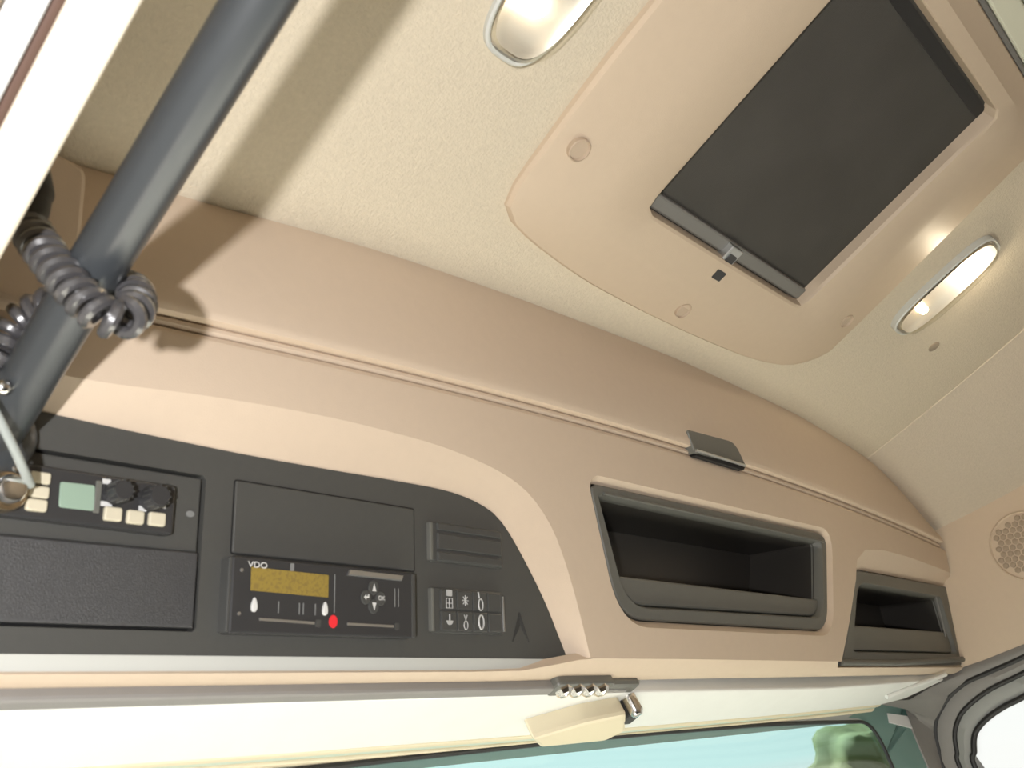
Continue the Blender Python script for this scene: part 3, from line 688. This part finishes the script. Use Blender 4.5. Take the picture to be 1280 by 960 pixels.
a = px(365, 709, WT); prism('symbol_mark', FC, rect(a[0] - .0018, a[0] + .0018, a[1] - .003, a[1] + .003, .001), WT - .001, WT + .0006, 'print_grey', tac)
for (x, y) in ((317, 756), (405.5, 761)):
    a = px(x, y, WT)
    drop = [(a[0] + .0034 * math.sin(t) * (.42 + .58 * (.5 + .5 * math.cos(t))), a[1] - .0055 * math.cos(t)) for t in [2 * PI * k / 18 for k in range(18)]]
    prism('drive_button', FC, drop, WT - .001, WT + .0022, 'print_white', tac, bev=.0008)
for (x, y) in ((348, 759), (374, 761), (379, 761), (394, 762)):
    a = px(x, y, WT); prism('key_mark', FC, rect(a[0] - .0004, a[0] + .0004, a[1] - .0045, a[1] + .0045), WT - .001, WT + .0004, 'print_grey', tac)
for p, q2 in (((324, 774), (393, 779)), ((434, 780), (492, 783))):
    a, b = px(*p, WT), px(*q2, WT); prism('card_slot', FC, [(a[0], a[1] - .0010), (b[0], b[1] - .0010), (b[0], b[1] + .0010), (a[0], a[1] + .0010)], WT - .001, WT + .0005, 'steel', tac)
    prism('slot_button', FC, rect(b[0] + .001, b[0] + .006, b[1] - .003, b[1] + .003, .001), WT - .001, WT + .0008, 'switch_grey', tac)
a = px(416, 777, WT); prism('red_dot', FC, circle(a[0], a[1], .0042, 18, .0052), WT - .001, WT + .0008, 'led_red', tac)
a = px(418.5, 718, WT); b = px(417.5, 766, WT); prism('divider_line', FC, [(a[0] - .0004, b[1]), (a[0] + .0004, b[1]), (a[0] + .0004, a[1]), (a[0] - .0004, a[1])], WT - .001, WT + .0004, 'print_grey', tac)
prism('printer_tear_bar', FC, quad(((435, 719), (502, 726), (504, 719.5), (438, 712)), WT + .002), WT - .001, WT + .0030, 'steel', tac, bev=.0008)
for nm, x, y in (('up_key', 466.5, 735), ('down_key', 466.5, 758), ('back_key', 457, 746.5), ('ok_key', 475.5, 748)):
    a = px(x, y, WT); kb = prism(nm, FC, circle(a[0], a[1], .0056, 20, .0062), WT - .001, WT + .0014, 'switch_grey', tac, bev=.001)
    if nm == 'ok_key': text('key_print', 'OK', FC, a[0], a[1], .0052, WT + .0016, 'print_white', kb)
    elif nm == 'back_key':
        prism('key_print', FC, [(a[0] - .003, a[1]), (a[0] - .0005, a[1] - .0022), (a[0] - .0005, a[1] - .0007), (a[0] + .0025, a[1] - .0007), (a[0] + .0025, a[1] + .0025), (a[0] + .0015, a[1] + .0025), (a[0] + .0015, a[1] + .0007), (a[0] - .0005, a[1] + .0007), (a[0] - .0005, a[1] + .0022)], WT + .0013, WT + .0017, 'print_white', kb)
    else:
        d = 1 if nm == 'up_key' else -1
        tri = [(a[0] - .0022, a[1] - .003 * d), (a[0] + .0022, a[1] - .003 * d), (a[0], a[1] + .0035 * d)]
        prism('key_print', FC, tri, WT + .0013, WT + .0017, 'print_white', kb)
for (x, y) in ((493.5, 747), (498, 747)):
    a = px(x, y, WT); prism('printer_line', FC, rect(a[0] - .0004, a[0] + .0004, a[1] - .008, a[1] + .008), WT - .001, WT + .0003, 'print_grey', tac)
for (x, y) in ((302, 712.5), (298.5, 767)):
    a = px(x, y, WT); prism('housing_screw', FC, circle(a[0], a[1], .0014, 10), WT - .001, WT + .0006, 'steel', tac)

# ================================================================ SWITCHES
sw = thing('switch_bank', FC(.65, 0, 0), 'dark bank of six illuminated symbol switches under the blank switch cover', 'switch panel')
WS = .004
sx0, sx1 = px(540, 760, WS)[0], px(629, 760, WS)[0]; sv0, sv1 = px(560, 791, WS)[1], px(560, 735, WS)[1]
prism('switch_frame', FC, rect(sx0, sx1, sv0, sv1, .003), -.002, WS, 'switch_grey', sw, bev=.0015)
prism('frame_edge', FC, rect(sx0 - .001, sx0 + .0025, sv0 + .001, sv1 - .001, .001), -.002, WS + .001, 'bin_grey', sw, bev=.001)
cols = [px(x, 760, WS)[0] for x in (549.5, 569.5, 589.5, 608, 625)]; vm = (sv0 + sv1) / 2
def icon(kb, kind, x, v, wv):
    bm = bmesh.new(); T = lambda pts, r=.0005: add_tube(bm, [FC(a_, b_, wv) for a_, b_ in pts], r, 5)
    if kind == 0:
        T(rect(x - .004, x + .004, v - .008, v + .001) + [(x - .004, v - .008)]); T([(x, v - .008), (x, v + .001)]); T([(x - .004, v - .0035), (x + .004, v - .0035)])
        add_prism(bm, FC, rect(x - .0035, x + .0035, v + .003, v + .009, .001), wv - .0004, wv + .0005)
    elif kind == 1:
        for k in range(4): c_, s_ = math.cos(PI * k / 4) * .0042, math.sin(PI * k / 4) * .0050; T([(x - c_, v - s_), (x + c_, v + s_)], .0005)
    elif kind == 2:
        T(circle(x, v - .003, .0030, 14, .0055) + circle(x, v - .003, .0030, 14, .0055)[:1], .0008); T([(x - .002, v + .003), (x - .003, v + .009)], .0009)
    elif kind == 3:
        add_prism(bm, FC, [(x - .004, v)] + [(x + .004 * math.cos(t), v - .004 * math.sin(t)) for t in [PI * k / 8 for k in range(8, -1, -1)]][1:], wv - .0004, wv + .0005); T([(x, v), (x, v + .006)], .0008)
    elif kind == 4:
        T(circle(x, v - .0035, .0026, 14, .004) + circle(x, v - .0035, .0026, 14, .004)[:1]); T([(x - .002, v + .006), (x, v + .001), (x + .002, v + .006)])
    else:
        T(circle(x, v, .0034, 16, .0066) + circle(x, v, .0034, 16, .0066)[:1], .0009)
    link('symbol', bm, 'symbol_grey', kb)
for r_ in range(2):
    v0, v1 = (vm + .0008, sv1 - .002) if r_ == 0 else (sv0 + .002, vm - .0008)
    for c_ in range(4):
        kb = prism('switch_button', FC, rect(cols[c_] + .0006, cols[c_ + 1] - .0006, v0, v1, .001), WS - .001, WS + .0022, 'switch_grey', sw, bev=.0012)
        if c_ < 3: icon(kb, r_ * 3 + c_, (cols[c_] + cols[c_ + 1]) / 2, (v0 + v1) / 2, WS + .0025)
tube('frame_glint_edge', [FC(sx1, sv0 + .003, WS), FC(sx1, sv1 - .004, WS)], .0012, 'steel', sw, n=6)
bs = thing('blank_switch_cover', FC(.65, .06, 0), 'plain dark switch cover with two raised ribs above the symbol switches', 'switch cover')
bx0, bx1 = px(538, 680, WS)[0], px(628, 690, WS)[0]; bv0, bv1 = px(541, 701, WS)[1], px(538, 651, WS)[1]
prism('cover_plate', FC, rect(bx0, bx1, bv0, bv1, .003), -.002, WS, 'switch_grey', bs, bev=.0015)
prism('frame_edge', FC, rect(bx0 - .001, bx0 + .003, bv0 + .001, bv1 - .001, .0015), -.002, WS + .001, 'bin_grey', bs, bev=.001)
hgt = bv1 - bv0
for f0, f1_ in ((.02, .25), (.30, .72), (.78, .98)):
    prism('rib', FC, rect(bx0 + .008, bx1 - .003, bv0 + hgt * f0, bv0 + hgt * f1_, .001), WS - .001, WS + .0024, 'switch_grey', bs, bev=.0018)

# ================================================================ CB RADIO
cb = thing('cb_radio', FC(.27, .06, 0), 'black radio set with a pale green display and cream keys in the recess', 'radio')
WC = .006
body = [px(*p, WC) for p in ((0, 643), (216, 669.5), (221, 607), (0, 573))]
body = [(XL + .006, body[0][1]), body[1], body[2], (XL + .006, body[3][1])]
prism('radio_face', FC, rounded(body, .003, 3), -.004, WC, 'device_black', cb, bev=.002)
prism('radio_display', FC, rounded(quad(((73, 634), (117, 639), (118.5, 607), (75, 602)), WC), .002, 3), WC - .001, WC + .0012, 'lcd_green', cb, bev=.0006)
a = px(121.5, 622, WC); prism('display_bezel', FC, rect(a[0] - .0022, a[0] + .0022, a[1] - .011, a[1] + .012, .001), WC - .001, WC + .0014, 'bin_grey', cb, bev=.0006)
for i, (x, y) in enumerate(((140, 643), (168, 647), (195, 649.5))):
    a = px(x, y, WC); prism('radio_key', FC, rect(a[0] - .0064, a[0] + .0064, a[1] - .0050, a[1] + .0050, .002), WC - .001, WC + .003, 'key_cream', cb, bev=.0012)
for i, (x, y) in enumerate(((49, 598), (47, 615.5), (44.5, 632))):
    a = px(x, y, WC); prism('small_key', FC, rect(a[0] - .0068, a[0] + .0068, a[1] - .0041, a[1] + .0041, .002), WC - .001, WC + .003, 'key_cream', cb, bev=.0012)
for (x, y, r) in ((149, 615, .0082), (194, 622, .0090)):
    a = px(x, y, WC + .006)
    k_ = lathe('knob', FC, a[0], a[1], [(r * 1.05, WC - .001), (r * 1.05, WC + .002), (r * .92, WC + .004), (r * .88, WC + .013), (r * .78, WC + .0145), (0, WC + .0145)], 'device_black', cb, n=24)
    bm = bmesh.new()
    for k in range(12):
        an = 2 * PI * k / 12; add_tube(bm, [FC(a[0] + r * .9 * math.cos(an), a[1] + r * .9 * math.sin(an), WC + h_) for h_ in (.004, .0135)], .0008, 5)
    link('knob_ridge', bm, 'switch_grey', k_)
for (x, y, wd, hg) in ((133, 602, .003, .0018), (132, 630, .0045, .0017), (178, 636, .003, .0018), (205, 632, .0014, .0022)):
    a = px(x, y, WC); prism('face_print', FC, rect(a[0] - wd, a[0] + wd, a[1] - hg, a[1] + hg), WC - .001, WC + .0004, 'print_white', cb)
# microphone plug
a = px(12, 612, WC + .012)
mp = thing('microphone_plug', FC(a[0], a[1], WC), 'shiny metal microphone plug screwed into the radio', 'plug')
lathe('plug_ring', FC, a[0], a[1], [(.0135, WC - .001), (.0135, WC + .006), (.0125, WC + .0085), (.0100, WC + .009), (.0100, WC + .012)], 'brass', mp, n=28)
lathe('plug_sleeve', FC, a[0], a[1], [(.0095, WC + .007), (.0095, WC + .016), (.0080, WC + .019), (.0050, WC + .020), (0, WC + .020)], 'chrome', mp, n=28)
b = px(14, 594, WC + .004); tube('plug_clip', [FC(b[0] - .014, b[1] + .0005, WC + .004), FC(b[0] + .010, b[1] - .0012, WC + .004)], .0022, 'chrome', mp, n=8)
lathe('clip_screw', FC, px(18, 587.5, WC)[0], px(18, 587.5, WC)[1], [(.0028, WC - .001), (.0028, WC + .004), (0, WC + .005)], 'chrome', mp, n=12)

# ================================================================ GRAB RAIL, CORD, ROD
ZB = .48; XB = .4305 * ZB
gr = thing('grab_rail', (XB, .2, ZB), 'thick dark grey grab rail running back along the door side', 'grab rail')
tube('rail_tube', [(XB, y, ZB) for y in (-.80, -.5, -.2, 0, .1, .2, .3, .4, .462)], .0168, 'rail_grey', gr, n=32)
lathe('rail_foot', lambda a_, b_, c_=0: FC(a_, b_, c_), XB, .119, [(.026, 0), (.026, .006), (.022, .010), (.017, .012)], 'rail_grey', gr, n=28)
for y in (-.8,):
    tube('rail_bracket', [(XB, y, ZB), (XB, y, .6), (XB + .02, y, .675)], .014, 'rail_grey', gr, n=16)
g_ = ray(3, 484).normalized(); s0 = ray(3, 484); gp = s0 * (.48 / s0.z * .965)
bm = bmesh.new(); add_tube(bm, [gp + g_ * .012, gp + g_ * .002, gp, gp - g_ * .001], [.005, .005, .004, .002], 14); link('rail_screw', bm, 'chrome', gr)
# coiled cord looped round the rail
ctrl = [(38, 288, .556), (58, 318, .540), (80, 347, .531), (103, 373, .526), (128, 394, .524), (150, 400, .527), (166, 391, .538), (170, 374, .556), (160, 361, .578), (130, 362, .592), (90, 372, .600), (45, 388, .600), (14, 412, .592), (2, 446, .585), (-12, 490, .585), (-30, 540, .59)]
cp = [ray(x, y) * d for x, y, d in ctrl]
cpath = smooth(cp, 30)
L = [0]
for a_, b_ in zip(cpath, cpath[1:]): L.append(L[-1] + (b_ - a_).length)
pitch = .0094; helix = []; up = None; last = None
ns = int(L[-1] / pitch * 18); j = 0
for k in range(ns + 1):
    t = L[-1] * k / ns
    while j < len(L) - 2 and L[j + 1] < t: j += 1
    f = (t - L[j]) / max(1e-9, L[j + 1] - L[j]); p = cpath[j].lerp(cpath[j + 1], f)
    tg = (cpath[min(j + 2, len(cpath) - 1)] - cpath[max(j - 1, 0)]).normalized()
    if up is None: up = tg.orthogonal().normalized()
    up = (up - tg * up.dot(tg)).normalized(); s_ = tg.cross(up); an = -2 * PI * t / pitch
    helix.append(p + (up * math.cos(an) + s_ * math.sin(an)) * .0086)
cord = thing('coiled_cord', cp[4], 'black spiral microphone cord looped around the grab rail', 'cord')
tube('coil', helix, .0040, 'cord_black', cord, n=8)
tube('cord_sleeve', smooth([ray(38, 190) * .60, ray(46, 220) * .59, ray(50, 250) * .578, ray(42, 280) * .562, ray(38, 292) * .556], 6), [.0085] * 12 + [.0070] * 13, 'rubber_black', cord, n=14)
# grey rod hanging from the rail in front of the radio
tag(tube('hanging_rod', smooth([ray(-14, 500) * .560, ray(2, 530) * .565, ray(18, 562) * .575, ray(30, 588) * .586, ray(38, 606) * .598], 6), .0030, 'rod_grey', n=12), 'slim pale grey rod hanging in front of the radio plug', 'rod')

# ================================================================ HEADER FITTINGS
p0, p1 = on(668, 925, Z=.318), on(790, 893, Z=.318)
def FP(a, b, c=0.0): return Vector((a, b, .331 - c))
vc = thing('visor_clip', (p0.x + .06, .66, .331), 'cream sun visor clip on the header above the windscreen', 'visor clip')
cpy = [(q.x, q.y) for q in (on(665, 924, Z=.318), on(676, 936, Z=.318), on(755, 928, Z=.318), on(783, 914, Z=.318), on(784, 893, Z=.318), on(735, 903, Z=.318))]
prism('clip_body', FP, rounded(cpy, .006, 4), -.010, .013, 'header_cream', vc, bev=.005)
q = on(789, 899, Z=.320); prism('clip_socket', FP, rect(q.x - .012, q.x + .010, q.y - .012, q.y + .012, .004), -.010, .012, 'rubber_black', vc, bev=.003)
q = on(797, 893, Z=.318); lathe('clip_pin', FP, q.x, q.y, [(.009, -.010), (.009, .010), (.006, .014), (0, .015)], 'chrome', vc, n=16)
ml = thing('map_lamp', (.85, .56, .35), 'small faceted clear lamp tucked under the console lip', 'lamp')
q = on(730, 865, Z=.336)
prism('lamp_base', lambda a, b, c=0: Vector((a, b, .350 - c)), rect(q.x - .050, q.x + .052, q.y - .011, q.y + .013, .006), -.008, .011, 'bin_grey', ml, bev=.003)
for k in range(4):
    lathe('lamp_facet', lambda a, b, c=0: Vector((a, b, .340 - c)), q.x - .034 + .022 * k, q.y, [(.0105, 0), (.010, .003), (.007, .007), (0, .0085)], 'chrome', ml, n=7, angle=5)
q = on(775, 860, Z=.345); prism('visor_hinge', lambda a, b, c=0: Vector((a, b, .352 - c)), rounded(rect(q.x - .03, q.x + .03, q.y - .012, q.y + .010), .008, 4), -.02, .010, 'bin_grey', ml, bev=.005)  # visor hinge block, only grouped under the lamp it sits beside

# ================================================================ OUTSIDE
def far(x, y, d): r = ray(x, y); return r * (d / r.length)
tr_ = thing('tree', (0, 0, 0), 'green leafy tree beyond the windscreen', 'tree')
c_ = far(1098, 992, 16); tr_.location = ORG + Vector((c_.x, c_.y, -2.5)); tr_['_o'] = [c_.x, c_.y, -2.5]
bm = bmesh.new(); bmesh.ops.create_icosphere(bm, subdivisions=4, radius=.95)
for v in bm.verts:
    k = 1 + .18 * math.sin(v.co.x * 5 + v.co.z * 3) * math.sin(v.co.y * 6 + 1) + .1 * random.random(); v.co = v.co * k + c_
link('crown', bm, 'leaf_green', tr_); tube('trunk', [(c_.x, c_.y, -2.5), (c_.x + .1, c_.y, c_.z - .9)], [.22, .13], 'bark', tr_)
for o in bpy.data.objects:
    if '_o' in o: del o['_o']
